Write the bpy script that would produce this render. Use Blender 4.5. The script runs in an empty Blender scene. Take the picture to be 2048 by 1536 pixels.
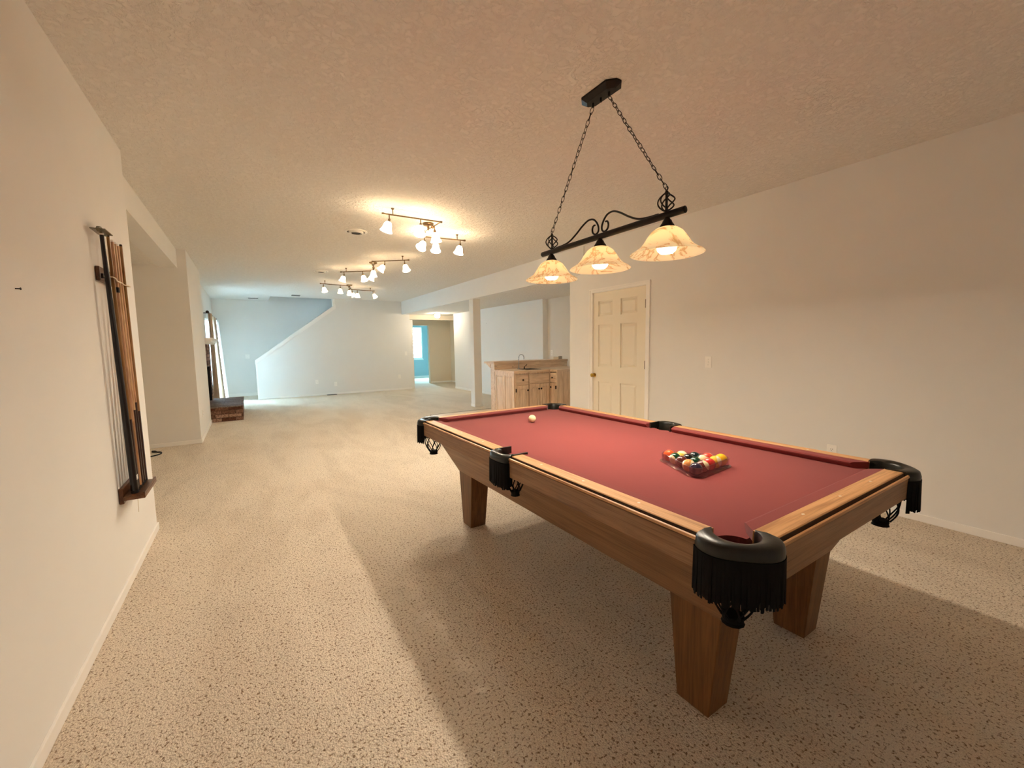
import bpy, math, random
from math import sin, cos, pi, radians as R
from mathutils import Vector, Matrix
random.seed(7)
S = bpy.context.scene
COL = S.collection
# ---------------------------------------------------------------- camera
CAM_FWD = Vector((0.53293434, 0.84095846, -0.09364749))
CAM_R = Vector((0.84382318, -0.53641334, -0.01493892))
CAM_U = Vector((0.06279677, 0.07106046, 0.99549333))
cd = bpy.data.cameras.new('camera'); cam = bpy.data.objects.new('camera', cd); COL.objects.link(cam)
M = Matrix((CAM_R, CAM_U, -CAM_FWD)).transposed().to_4x4()
M.translation = Vector((0, 0, 1.3503))
cam.matrix_world = M
cd.sensor_fit = 'HORIZONTAL'; cd.sensor_width = 36; cd.lens = 829.575 / 2048 * 36
cd.clip_start = .02; cd.clip_end = 200
S.camera = cam
# ---------------------------------------------------------------- world, exposure
W = bpy.data.worlds.new('sky'); S.world = W; W.use_nodes = True
bg = W.node_tree.nodes['Background']; bg.inputs[0].default_value = (.52, .81, 1, 1); bg.inputs[1].default_value = 270.0
S.view_settings.view_transform = 'Standard'; S.view_settings.look = 'None'
S.view_settings.exposure = 0.72; S.view_settings.gamma = 1; S.view_settings.use_curve_mapping = False
S.cycles.use_denoising = True
S.cycles.max_bounces = 14; S.cycles.diffuse_bounces = 8; S.cycles.transparent_max_bounces = 12
S.cycles.sample_clamp_indirect = 6
WARM = (1, .87, .70)
PENDANT = 790.0     # radiance of a pendant bulb face
TRACK = 820.0       # radiance of a track bulb
def portal(name, loc, rot, sx, sy):
    l = bpy.data.lights.new(name, 'AREA'); l.shape = 'RECTANGLE'; l.size = sx; l.size_y = sy
    l.cycles.is_portal = True
    o = bpy.data.objects.new(name, l); COL.objects.link(o); o.location = loc; o.rotation_euler = rot
portal('patio_daylight_portal', (-.93, 12.61, 1.03), (0, R(-90), 0), 2.06, 2.38)
portal('bedroom_daylight_portal', (6.10, 17.5, 1.5), (R(-90), 0, 0), .75, 1.4)
# ---------------------------------------------------------------- materials
def lin(c): return tuple((x/255/12.92 if x/255 <= .04045 else ((x/255+.055)/1.055)**2.4) for x in c)
class NT:
    def __init__(s, name):
        s.m = bpy.data.materials.new(name); s.m.use_nodes = True; s.t = s.m.node_tree
        s.b = s.t.nodes['Principled BSDF']; s.out = s.t.nodes['Material Output']
    def n(s, typ, **k):
        q = s.t.nodes.new(typ)
        for a, v in k.items():
            if a.startswith('i_'):
                key = a[2:].replace('_', ' '); q.inputs[key].default_value = v
            else: setattr(q, a, v)
        return q
    def l(s, a, b): s.t.links.new(a, b)
    def coords(s, scale=(1, 1, 1), rot=(0, 0, 0), out='Object'):
        c = s.n('ShaderNodeTexCoord'); m = s.n('ShaderNodeMapping'); m.inputs['Scale'].default_value = scale
        m.inputs['Rotation'].default_value = rot
        s.l(c.outputs[out], m.inputs['Vector']); return m.outputs['Vector']
    def noise(s, vec, scale, detail=2, rough=.5, dist=0):
        q = s.n('ShaderNodeTexNoise'); q.inputs['Scale'].default_value = scale; q.inputs['Detail'].default_value = detail
        q.inputs['Roughness'].default_value = rough; q.inputs['Distortion'].default_value = dist
        s.l(vec, q.inputs['Vector']); return q.outputs['Fac']
    def ramp(s, fac, *stops):
        r = s.n('ShaderNodeValToRGB'); e = r.color_ramp.elements
        while len(e) < len(stops): e.new(.5)
        for el, (p, c) in zip(e, stops): el.position = p; el.color = (*c, 1) if len(c) == 3 else c
        s.l(fac, r.inputs['Fac']); return r.outputs['Color']
    def mix(s, fac, a, b, mode='MIX'):
        q = s.n('ShaderNodeMix'); q.data_type = 'RGBA'; q.blend_type = mode
        for sock, v in ((q.inputs[0], fac), (q.inputs[6], a), (q.inputs[7], b)):
            if isinstance(v, (int, float)): sock.default_value = v
            elif isinstance(v, tuple): sock.default_value = (*v, 1)
            else: s.l(v, sock)
        return q.outputs[2]
    def bump(s, h, strength, dist=.01):
        q = s.n('ShaderNodeBump'); q.inputs['Strength'].default_value = strength; q.inputs['Distance'].default_value = dist
        s.l(h, q.inputs['Height']); s.l(q.outputs['Normal'], s.b.inputs['Normal'])
    def col(s, c):
        if isinstance(c, tuple): s.b.inputs['Base Color'].default_value = (*c, 1)
        else: s.l(c, s.b.inputs['Base Color'])
    def rough(s, r, spec=.5):
        s.b.inputs['Roughness'].default_value = r; s.b.inputs['Specular IOR Level'].default_value = spec
def plain(name, rgb, rough=.5, metal=0, spec=.5, var=.0, scale=30, bump=0, coat=0):
    t = NT(name); c = lin(rgb)
    if var:
        f = t.noise(t.coords(), scale, 3)
        t.col(t.ramp(f, (.3, tuple(x*(1-var) for x in c)), (.7, tuple(min(1, x*(1+var)) for x in c))))
        if bump: t.bump(f, bump, .003)
    else: t.col(c)
    t.rough(rough, spec); t.b.inputs['Metallic'].default_value = metal
    if coat: t.b.inputs['Coat Weight'].default_value = coat; t.b.inputs['Coat Roughness'].default_value = .12
    return t.m
def paint(name, rgb, bs=.12, scale=220, rough=.75):
    t = NT(name); v = t.coords()
    f = t.noise(v, scale, 3, .6); g = t.noise(v, 3, 2)
    c = lin(rgb)
    t.col(t.ramp(g, (.3, tuple(x*.985 for x in c)), (.7, c))); t.rough(rough, .25); t.bump(f, bs, .002)
    return t.m
def wood(name, light, mid, dark, axis, rough=.38, fine=1.0, spec=.4):
    t = NT(name)
    sc = [28*fine]*3; sc[axis] = 1.3
    v = t.coords(tuple(sc))
    f = t.noise(v, 1.0, 5, .6, .9)
    sc2 = [170*fine]*3; sc2[axis] = 5
    g = t.noise(t.coords(tuple(sc2)), 1.0, 3, .6)
    base = t.ramp(f, (.28, lin(dark)), (.48, lin(mid)), (.72, lin(light)))
    pores = t.ramp(g, (.36, (.55, .5, .45)), (.52, (1, 1, 1)))
    t.col(t.mix(.55, base, pores, 'MULTIPLY')); t.rough(rough, spec); t.bump(g, .12, .0008)
    return t.m
OAK = [wood('golden_oak_%s' % 'xyz'[i], (228, 178, 126), (208, 156, 104), (176, 122, 76), i) for i in range(3)]
OAKD = [wood('brown_oak_%s' % 'xyz'[i], (166, 128, 94), (146, 108, 78), (118, 82, 56), i, .45) for i in range(3)]
PICK = [wood('pickled_oak_%s' % 'xyz'[i], (238, 216, 190), (226, 200, 172), (202, 170, 140), i, .45, .8) for i in range(3)]
OAKL = wood('dark_leg_oak', (140, 96, 54), (120, 80, 42), (94, 60, 30), 2, .45)
RACKW = wood('dark_walnut', (120, 78, 46), (96, 58, 32), (66, 38, 20), 1, .35)
WALL = paint('wall_paint', (240, 238, 234))
SMOOTH = paint('trim_paint', (250, 247, 242), .03, 120, .4)
DOORP = paint('door_paint', (242, 233, 214), .03, 120, .4)
HALLP = paint('hall_paint', (232, 218, 198))
BLUEP = paint('blue_room_paint', (150, 176, 182))
# textured ceiling
t = NT('ceiling_texture'); v = t.coords()
f = t.noise(v, 26, 4, .62, .4); k = t.ramp(f, (.46, (0, 0, 0)), (.58, (1, 1, 1)))
t.col(t.mix(k, lin((240, 236, 230)), lin((244, 240, 234)))); t.rough(.9, .1); t.bump(k, .6, .012); CEIL = t.m
# carpet
t = NT('carpet_pile'); v = t.coords()
vv = t.n('ShaderNodeTexVoronoi'); vv.inputs['Scale'].default_value = 150; t.l(v, vv.inputs['Vector'])
fl = t.noise(v, 92, 2.5, .6, .35); fine = t.noise(v, 260, 2, .7)
tr = t.noise(t.coords((1, .35, 1), (0, 0, .5)), 1.6, 3, .55, 1.6)
base = t.ramp(fine, (.3, lin((212, 196, 174))), (.62, lin((242, 230, 212))))
fleck = t.ramp(fl, (.345, lin((136, 106, 72))), (.455, (1, 1, 1)))
c = t.mix(.85, base, fleck, 'MULTIPLY')
c = t.mix(.6, c, t.ramp(tr, (.38, (.86, .84, .82)), (.56, (1, 1, 1))), 'MULTIPLY')
t.col(c); t.rough(.95, .05)
ad = t.n('ShaderNodeMath', operation='ADD'); t.l(fl, ad.inputs[0]); t.l(vv.outputs['Distance'], ad.inputs[1])
t.bump(ad.outputs[0], .55, .012); CARPET = t.m
# felt
t = NT('red_felt'); v = t.coords()
f = t.noise(v, 900, 2, .7); g = t.noise(v, 5, 3)
c = t.mix(.35, t.ramp(f, (.3, lin((120, 50, 49))), (.7, lin((142, 63, 60)))), t.ramp(g, (.35, (.9, .86, .86)), (.65, (1, 1, 1))), 'MULTIPLY')
t.col(c); t.rough(.95, .1); t.bump(f, .1, .0006)
t.b.inputs['Sheen Weight'].default_value = .15; FELT = t.m
LEATHER = plain('black_leather', (26, 26, 20), .32, 0, .5, .25, 90, .1)
FRINGE = plain('black_fringe', (14, 12, 12), .8, 0, .2)
IRON = plain('dark_bronze_iron', (30, 25, 20), .42, .5, .5, .2, 60)
NICKEL = plain('brushed_nickel', (120, 98, 72), .35, .85)
CHROME = plain('chrome', (200, 205, 210), .12, 1)
BRASS = plain('brass', (190, 150, 70), .2, 1)
DARKM = plain('antique_knob_metal', (48, 34, 26), .4, .6)
BLACK = plain('black_rubber', (16, 15, 15), .6)
SIGHT = plain('pearl_inlay', (238, 226, 206), .3)
PLAST = plain('white_plastic', (253, 250, 244), .35)
SLOT = plain('dark_slot', (30, 26, 22), .6)
VINYL = plain('pale_vinyl', (232, 210, 182), .35, 0, .4, .03, 8)
COUNTER = plain('cream_laminate', (222, 200, 176), .3, 0, .5, .05, 90)
CURT = plain('taupe_linen', (176, 154, 130), .9, 0, .1, .1, 60, .2)
ROPE = plain('white_cord', (228, 214, 190), .8)
def bulb_mat(name, c, s):
    t = NT(name); t.b.inputs['Base Color'].default_value = (1, 1, 1, 1)
    t.b.inputs['Emission Color'].default_value = (*c, 1); t.b.inputs['Emission Strength'].default_value = s; return t.m
PNECK = bulb_mat('pendant_bulb_neck_glow', WARM, 2.2)
PBULB = bulb_mat('pendant_bulb_glow', WARM, PENDANT)
TBULB = [bulb_mat('track_bulb_glow', (1, .89, .73), TRACK*k) for k in (1.05, .55, .25)]
HBULB = bulb_mat('hall_bulb_glow', (1, .84, .62), 75)
def shade_mat(name, glass, veins, trans, emis):
    t = NT(name); v = t.coords()
    w = t.noise(v, 5.5, 4, .55, 1.9); k = t.ramp(w, (.40, lin(glass)), (.455, lin(veins)), (.475, lin(glass)), (.60, lin(glass)), (.66, lin(veins)))
    tr = t.n('ShaderNodeBsdfTranslucent'); t.l(k, tr.inputs['Color'])
    t.col(k); t.rough(.25, .5)
    t.l(k, t.b.inputs['Emission Color']); t.b.inputs['Emission Strength'].default_value = emis
    mx = t.n('ShaderNodeMixShader'); mx.inputs[0].default_value = trans
    t.l(t.b.outputs[0], mx.inputs[1]); t.l(tr.outputs[0], mx.inputs[2]); t.l(mx.outputs[0], t.out.inputs['Surface'])
    return t.m
ALAB = shade_mat('alabaster_glass', (255, 238, 198), (222, 188, 130), .6, .36)
FROST = [shade_mat('frosted_glass', (255, 242, 218), (255, 238, 208), .8, e) for e in (35.0, 11.0, 5.0)]
def clear_mat(name, tint, gl):
    t = NT(name); tr = t.n('ShaderNodeBsdfTransparent'); tr.inputs[0].default_value = (*tint, 1)
    g = t.n('ShaderNodeBsdfGlossy'); g.inputs['Roughness'].default_value = .05
    fr = t.n('ShaderNodeFresnel'); fr.inputs[0].default_value = 1.45
    ge = t.n('ShaderNodeNewGeometry'); fc = t.n('ShaderNodeMath', operation='SUBTRACT'); fc.inputs[0].default_value = 1
    t.l(ge.outputs['Backfacing'], fc.inputs[1])
    m = t.n('ShaderNodeMath', operation='MULTIPLY_ADD'); m.inputs[2].default_value = gl
    t.l(fr.outputs[0], m.inputs[0]); t.l(fc.outputs[0], m.inputs[1])
    mx = t.n('ShaderNodeMixShader'); t.l(m.outputs[0], mx.inputs[0]); t.l(tr.outputs[0], mx.inputs[1]); t.l(g.outputs[0], mx.inputs[2])
    t.l(mx.outputs[0], t.out.inputs['Surface']); return t.m
PANE = clear_mat('window_glass', (.95, .98, 1), 0)
ACRYL = clear_mat('clear_acrylic', (.86, .80, .83), .10)
def fabric(name, rgb, translucent, clear):
    t = NT(name); t.col(lin(rgb)); tr = t.n('ShaderNodeBsdfTranslucent'); tr.inputs[0].default_value = (*lin(rgb), 1)
    tp = t.n('ShaderNodeBsdfTransparent')
    mx = t.n('ShaderNodeMixShader'); mx.inputs[0].default_value = translucent
    t.l(t.b.outputs[0], mx.inputs[1]); t.l(tr.outputs[0], mx.inputs[2])
    my = t.n('ShaderNodeMixShader'); my.inputs[0].default_value = clear
    t.l(mx.outputs[0], my.inputs[1]); t.l(tp.outputs[0], my.inputs[2]); t.l(my.outputs[0], t.out.inputs['Surface']); return t.m
SHEER = fabric('sheer_fabric', (246, 248, 250), .75, .06)
LINING = fabric('white_lining_fabric', (246, 246, 246), .30, 0)
def brick_mat(name, top):
    t = NT(name); c = t.n('ShaderNodeTexCoord'); s = t.n('ShaderNodeSeparateXYZ'); t.l(c.outputs['Object'], s.inputs[0])
    cb = t.n('ShaderNodeCombineXYZ')
    if top: t.l(s.outputs[0], cb.inputs[0]); t.l(s.outputs[1], cb.inputs[1])
    else:
        a = t.n('ShaderNodeMath', operation='ADD'); t.l(s.outputs[0], a.inputs[0]); t.l(s.outputs[1], a.inputs[1])
        t.l(a.outputs[0], cb.inputs[0]); t.l(s.outputs[2], cb.inputs[1])
    b = t.n('ShaderNodeTexBrick'); t.l(cb.outputs[0], b.inputs['Vector'])
    b.inputs['Scale'].default_value = 1; b.inputs['Brick Width'].default_value = .60 if top else .21
    b.inputs['Row Height'].default_value = .10 if top else .07; b.inputs['Mortar Size'].default_value = .006
    b.inputs['Color1'].default_value = (*lin((118, 100, 88) if top else (104, 64, 46)), 1)
    b.inputs['Color2'].default_value = (*lin((150, 134, 122) if top else (196, 160, 136)), 1)
    b.inputs['Mortar'].default_value = (*lin((90, 74, 64) if top else (92, 66, 52)), 1); b.inputs['Bias'].default_value = -.1
    n = t.noise(c.outputs['Object'], 45, 4, .7); k = t.ramp(n, (.36, lin((130, 96, 78))), (.6, (1, 1, 1)))
    t.col(t.mix(.75, b.outputs['Color'], k, 'MULTIPLY')); t.rough(.9, .2); t.bump(n, .4, .006); return t.m
BRICK = brick_mat('rustic_brick', False); BRICKT = brick_mat('hearth_cap_brick', True)
def ball_mat(name, rgb, stripe):
    t = NT(name); c = lin(rgb)
    if stripe:
        tc = t.n('ShaderNodeTexCoord'); s = t.n('ShaderNodeSeparateXYZ'); t.l(tc.outputs['Object'], s.inputs[0])
        a = t.n('ShaderNodeMath', operation='ABSOLUTE'); t.l(s.outputs[2], a.inputs[0])
        k = t.n('ShaderNodeMath', operation='LESS_THAN'); t.l(a.outputs[0], k.inputs[0]); k.inputs[1].default_value = .0145
        t.col(t.mix(k.outputs[0], lin((240, 222, 178)), c))
    else: t.col(c)
    t.rough(.08, .5); t.b.inputs['Coat Weight'].default_value = .5; return t.m
# ---------------------------------------------------------------- mesh helpers
class MB:
    def __init__(s): s.v = []; s.f = []
    def add(s, vs, fs):
        o = len(s.v); s.v += [tuple(p) for p in vs]; s.f += [[i+o for i in f] for f in fs]; return s
    def hexa(s, p):   # 4 bottom ccw, 4 top ccw
        return s.add(p, [(3, 2, 1, 0), (4, 5, 6, 7), (0, 1, 5, 4), (1, 2, 6, 5), (2, 3, 7, 6), (3, 0, 4, 7)])
    def box(s, x0, y0, z0, x1, y1, z1):
        return s.hexa([(x0, y0, z0), (x1, y0, z0), (x1, y1, z0), (x0, y1, z0), (x0, y0, z1), (x1, y0, z1), (x1, y1, z1), (x0, y1, z1)])
    def loft(s, rings, closed=True, caps=True, loop=False):
        n = len(rings[0]); o = len(s.v)
        for r in rings: s.v += [tuple(p) for p in r]
        m = len(rings)
        for i in range(m if loop else m-1):
            a, b = o+i*n, o+((i+1) % m)*n
            for j in range(n if closed else n-1):
                k = (j+1) % n; s.f.append([a+j, a+k, b+k, b+j])
        if caps and closed and not loop:
            s.f.append(list(range(o, o+n))[::-1]); s.f.append(list(range(o+(m-1)*n, o+m*n)))
        return s
    def tube(s, pts, r, n=8, closed=False):
        pts = [Vector(p) for p in pts]; N = len(pts); rr = r if isinstance(r, (list, tuple)) else [r]*N
        rings = []; prev = None
        for i, p in enumerate(pts):
            if closed: d = pts[(i+1) % N]-pts[i-1]
            else: d = pts[min(i+1, N-1)]-pts[max(i-1, 0)]
            d.normalize()
            if prev is None:
                a = Vector((0, 0, 1)) if abs(d.z) < .9 else Vector((1, 0, 0)); x = d.cross(a).normalized()
            else:
                x = prev-d*prev.dot(d)
                x = x.normalized() if x.length > 1e-6 else d.orthogonal().normalized()
            prev = x; y = d.cross(x)
            rings.append([p+(x*cos(2*pi*j/n)+y*sin(2*pi*j/n))*rr[i] for j in range(n)])
        return s.loft(rings, True, not closed, closed)
    def lathe(s, prof, n=24, mat=None, caps=True):
        mat = mat or Matrix()
        rings = [[mat @ Vector((r*cos(2*pi*j/n), r*sin(2*pi*j/n), z)) for j in range(n)] for r, z in prof]
        return s.loft(rings, True, caps)
    def prism(s, poly, axis, a, b):   # poly of 2D points in the two other axes (in order), extruded on axis
        def P(q, t):
            l = list(q); l.insert(axis, t); return tuple(l)
        return s.loft([[P(q, a) for q in poly], [P(q, b) for q in poly]])
    def sphere(s, c, r, n=20, m=12, sz=1.0):
        pr = [(max(1e-4, r*sin(pi*i/m)), -r*cos(pi*i/m)*sz) for i in range(m+1)]
        return s.lathe(pr, n, Matrix.Translation(c))
    def build(s, name, mat, parent=None, org=(0, 0, 0), smooth=False, bevel=0, ang=40):
        me = bpy.data.meshes.new(name); o = Vector(org)
        me.from_pydata([tuple(Vector(p)-o) for p in s.v], [], s.f)
        import bmesh
        bm = bmesh.new(); bm.from_mesh(me); bmesh.ops.recalc_face_normals(bm, faces=bm.faces); bm.to_mesh(me); bm.free()
        me.materials.append(mat); ob = bpy.data.objects.new(name, me); COL.objects.link(ob)
        if parent: ob.parent = parent
        else: ob.location = o
        if smooth:
            for p in me.polygons: p.use_smooth = True
            me.set_sharp_from_angle(angle=R(ang))
        if bevel:
            b = ob.modifiers.new('bevel', 'BEVEL'); b.width = bevel; b.segments = 2; b.limit_method = 'ANGLE'; b.angle_limit = R(40)
        return ob
def tag(o, label, cat, group=None):
    o['label'] = label; o['category'] = cat
    if group: o['group'] = group
    return o
def thing(name, loc, label, cat, group=None):
    o = bpy.data.objects.new(name, None); COL.objects.link(o); o.location = loc; o.empty_display_size = .1
    return tag(o, label, cat, group)
def struct(name, mb, mat, **k):
    o = mb.build(name, mat, **k); o['kind'] = 'structure'; return o
def clone(root, loc=None, rotz=None, label=None):
    c = root.copy(); COL.objects.link(c)
    if loc is not None: c.location = loc
    if rotz is not None: c.rotation_euler.z = rotz
    if label: c['label'] = label
    def kids(a, b):
        for ch in list(a.children):
            d = ch.copy(); COL.objects.link(d); d.parent = b; kids(ch, d)
    kids(root, c); return c
# ================================================================ THE SETTING
H = 2.74; LO = 2.351; XL = -.661; XR = 4.142; YF = 12.868; YS = 14.14
struct('floor', MB().box(-3.8, -1.9, -.15, 7.8, 17.6, 0), CARPET)
struct('floor_vinyl', MB().box(2.95, 4.9, -.01, 5.66, 7.645, .006), VINYL)
struct('trim_1', MB().box(2.94, 7.645, -.01, 5.54, 7.665, .010), plain('bronze_edge_strip', (92, 74, 48), .5))
m = MB().box(-3.7, -1.9, H, 4.3, 12.98, H+.2).box(-3.7, 12.98, H, .6, 14.3, H+.2).box(4.1, 12.98, H, 4.3, 14.3, H+.2)
struct('ceiling', m, CEIL)
struct('ceiling_stairwell', MB().box(.4, 12.9, 4.6, 4.5, 14.3, 4.7), CEIL)
struct('ceiling_low', MB().box(4.24, 4.88, LO, 7.4, 12.87, LO+.15).box(4.37, 12.98, LO, 7.4, 14.28, LO+.15).box(3.3, 14.28, LO, 7.4, 17.55, LO+.15), CEIL)
# near left wall, recess, header, second left wall
m = MB().box(-.80, -1.9, 0, XL, 4.0106, H).box(-3.7, 3.87, 0, -.80, 4.0106, H)
struct('wall_left', m, WALL)
struct('wall_recess_back', MB().box(-3.7, 4.0106, 0, -3.58, 7.43, H), WALL)
struct('ceiling_recess', MB().box(-3.58, 4.0106, 2.495, -.95, 7.43, 2.6), CEIL)
struct('wall_header', MB().box(-.95, 4.0106, 2.48, -.75, 7.43, H), WALL)
m = MB().box(-3.7, 7.43, 0, -.646, 7.56, H).box(-.80, 7.56, 0, -.646, 9.386, H)
struct('wall_left_middle', m, WALL)
# far left wall with the patio door opening
DY0, DY1, DZ = 11.42, 13.80, 2.06
m = MB().box(-.92, 9.386, 0, -.76, DY0, H).box(-.92, DY1, 0, -.76, 14.28, H).box(-.92, DY0, DZ, -.76, DY1, H)
struct('wall_left_far', m, WALL)
# half wall with the stair slope, and the wall behind the stairs
SL = (2.508-1.043)/(2.165-.194)
m = MB().prism([(.194, 0), (4.37, 0), (4.37, LO), (4.122, LO), (4.122, H), (2.165, H), (2.165, 2.508), (.194, 1.043)], 1, YF, YF+.11)
m.box(2.165, YF, H+.2, 4.4, YF+.11, 4.6)
struct('wall_back_half', m, WALL)
struct('wall_stair_back', MB().box(-.92, YS, 0, 4.5, YS+.14, 4.6), WALL)
struct('wall_stairwell', MB().box(4.39, YF+.11, 0, 4.5, YS, 4.6).box(.48, YF+.11, H+.2, .6, YS, 4.6).box(.48, YF, H+.2, 2.165, YF+.11, 4.6), WALL)
m = MB(); th = math.atan(SL)
for off, w, z0, z1 in ((0, .075, -.055, .012), (0, .062, -.075, -.055)):
    x0, x1 = .15, 2.21
    P = lambda x, dz: 1.043+SL*(x-.194)+dz
    m.hexa([(x0, YF+.055-w, P(x0, z0)), (x1, YF+.055-w, P(x1, z0)), (x1, YF+.055+w, P(x1, z0)), (x0, YF+.055+w, P(x0, z0)),
            (x0, YF+.055-w, P(x0, z1+.03)), (x1, YF+.055-w, P(x1, z1+.03)), (x1, YF+.055+w, P(x1, z1+.03)), (x0, YF+.055+w, P(x0, z1+.03))])
struct('trim_2', m, SMOOTH)
struct('trim_3', MB().box(2.13, YF-.012, 2.50, 2.19, YF+.122, H), SMOOTH)
struct('trim_4', MB().box(.16, YF-.006, 0, .196, YF+.116, 1.05), SMOOTH)
m = MB()
for i in range(13):
    m.box(.60+i*.26, YF+.115, 0, .60+(i+1)*.26, YS-.005, .19*(i+1))
struct('floor_stairs', m, CARPET)
# soffit face, post, right wall, bar alcove, hall
struct('wall_soffit', MB().box(4.1225, 4.552, LO-.001, 4.24, YF, H), WALL)
struct('wall_post', MB().box(4.165, 8.1, 0, 4.343, 8.285, LO), WALL)
D0, D1, DT = 3.444, 4.378, 2.056
m = MB().box(XR, -1.9, 0, XR+.13, D0, H).box(XR, D1, 0, XR+.13, 4.8714, H).box(XR, D0, DT, XR+.13, D1, H).box(XR+.13, 4.75, 0, 6.0, 4.8714, H)
struct('wall_right', m, WALL)
struct('wall_alcove', MB().box(5.5525, 7.45, 0, 5.80, 12.153, LO).box(5.68, 4.8714, 0, 5.80, 7.45, LO).box(5.80, 12.03, 0, 6.7, 12.153, LO), WALL)
struct('wall_behind', MB().box(-.80, -2.0, 0, XR+.13, -1.9, H), WALL)
struct('wall_hall_header', MB().box(4.37, 12.868, 2.20, 6.7, 12.98, LO+.1), HALLP)
struct('wall_hall', MB().box(6.45, 12.153, 0, 6.7, 14.57, LO).box(5.63, 14.45, 0, 6.45, 14.57, LO).box(4.5, 14.45, 2.10, 5.63, 14.57, LO).box(4.37, 12.98, 0, 4.39, 14.14, LO).box(4.5, 14.45, 0, 4.72, 14.57, LO).box(4.37, 14.28, 0, 4.5, 14.57, LO), HALLP)
WX0, WX1, WZ0, WZ1 = 5.80, 6.40, .835, 2.18
m = MB().box(3.4, 17.3, 0, WX0, 17.42, LO).box(WX1, 17.3, 0, 7.4, 17.42, LO).box(WX0, 17.3, 0, WX1, 17.42, WZ0).box(WX0, 17.3, WZ1, WX1, 17.42, LO)
m.box(3.3, 14.57, 0, 3.4, 17.42, LO).box(7.3, 14.57, 0, 7.4, 17.42, LO).box(3.3, 14.46, 0, 4.5, 14.57, LO).box(6.7, 14.46, 0, 7.4, 14.57, LO)
struct('wall_blue_room', m, BLUEP)
w = struct('window_2', MB().box(WX0, 17.29, WZ0-.05, WX1, 17.33, WZ0).box(WX0-.02, 17.27, WZ0-.06, WX1+.02, 17.3, WZ0-.03).box(WX0, 17.31, WZ0, WX0+.04, 17.4, WZ1)
           .box(WX1-.04, 17.31, WZ0, WX1, 17.4, WZ1).box(WX0+.04, 17.31, WZ1-.04, WX1-.04, 17.4, WZ1).box(WX0+.04, 17.31, WZ0, WX1-.04, 17.4, WZ0+.04).box(6.28, 17.32, WZ0+.04, 6.31, 17.39, WZ1-.04), SMOOTH)
MB().box(WX0+.04, 17.35, WZ0+.04, WX1-.04, 17.356, WZ1-.04).build('window_glass', clear_mat('dimming_glass', (.55, .62, .64), 0), w)  # pane tint added to cut the daylight entering the bedroom, no screen
struct('trim_5', MB().box(5.60, 14.435, 0, 5.635, 14.58, 2.13).box(4.72, 14.435, 2.095, 5.60, 14.58, 2.13), HALLP)
# patio door in the far left wall
w = struct('door_1', MB().box(-.93, DY0, 0, -.755, DY0+.06, DZ).box(-.93, DY1-.06, 0, -.755, DY1, DZ).box(-.93, DY0+.06, DZ-.06, -.755, DY1-.06, DZ).box(-.93, DY0+.06, 0, -.755, DY1-.06, .04)
           .box(-.87, 12.57, .04, -.81, 12.65, DZ-.06), SMOOTH)
MB().box(-.845, DY0+.06, .04, -.837, 12.57, DZ-.06).build('door_glass', PANE, w)
MB().box(-.845, 12.65, .04, -.837, DY1-.06, DZ-.06).build('door_glass', PANE, w)
struct('floor_patio', MB().box(-4.5, 9, -.16, -.93, 17, -.04), plain('patio_concrete', (188, 190, 188), .8, 0, .2, .08, 6))
# six panel door in the right wall
m = MB()
fx = XR+.012
m.box(fx+.016, D0+.004, .012, fx+.04, D1-.004, DT-.004)
pans = []
for y0, y1 in ((4.015, 4.281), (3.596, 3.872)):
    for z0, z1 in ((1.727, 1.934), (1.031, 1.61), (.24, .819)): pans.append((y0, y1, z0, z1))
ys = sorted({D0+.004, 3.596, 3.872, 4.015, 4.281, D1-.004}); zs = sorted({.012, .24, .819, 1.031, 1.61, 1.727, 1.934, DT-.004})
for i in range(5):
    for j in range(7):
        a, b, c, d = ys[i], ys[i+1], zs[j], zs[j+1]
        if (a, b, c, d) not in pans: m.box(fx, a, c, fx+.016, b, d)
for a, b, c, d in pans:
    g, e = .012, .04
    m.hexa([(fx+.016, a+g, c+g), (fx+.016, b-g, c+g), (fx+.016, b-g, d-g), (fx+.016, a+g, d-g),
            (fx+.003, a+e, c+e), (fx+.003, b-e, c+e), (fx+.003, b-e, d-e), (fx+.003, a+e, d-e)])
door = struct('door_2', m, DOORP)
m = MB()
Tk = Matrix.Translation((fx, 4.351, .907)) @ Matrix.Rotation(R(-90), 4, 'Y')
m.lathe([(.030, 0), (.030, .006), (.012, .010), (.010, .030), (.020, .036), (.027, .048), (.025, .060), (.012, .066), (.001, .067)], 20, Tk)
m.build('door_knob', BRASS, door, smooth=True)
for z in (1.832, 1.078, .30):
    MB().box(fx-.004, D0+.004, z-.05, fx+.004, D0+.026, z+.05).tube([(fx-.005, D0+.014, z-.052), (fx-.005, D0+.014, z+.052)], .006, 8).build('hinge', plain('aged_hinge_metal', (112, 88, 58), .4, .7), door)
m = MB()
for q0, q1, z1 in ((D0-.060, D0, DT+.05), (D1, D1+.060, DT+.05)):
    m.box(XR-.012, q0, 0, XR, q1, z1).box(XR-.018, q0 if q0 < D0-.01 else q1-.018, 0, XR-.012, q0+.018 if q0 < D0-.01 else q1, z1)
m.box(XR-.012, D0, DT, XR, D1, DT+.05).box(XR-.018, D0-.042, DT+.034, XR-.012, D1+.042, DT+.05)
m.box(XR, D0-.002, 0, XR+.05, D0+.004, DT).box(XR, D1-.004, 0, XR+.05, D1+.002, DT).box(XR, D0, DT-.004, XR+.05, D1, DT+.002)
struct('trim_6', m, SMOOTH)
struct('wall_closet', MB().box(XR+.13, D0-.1, 0, XR+.16, D1+.1, 2.2), WALL)
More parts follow.
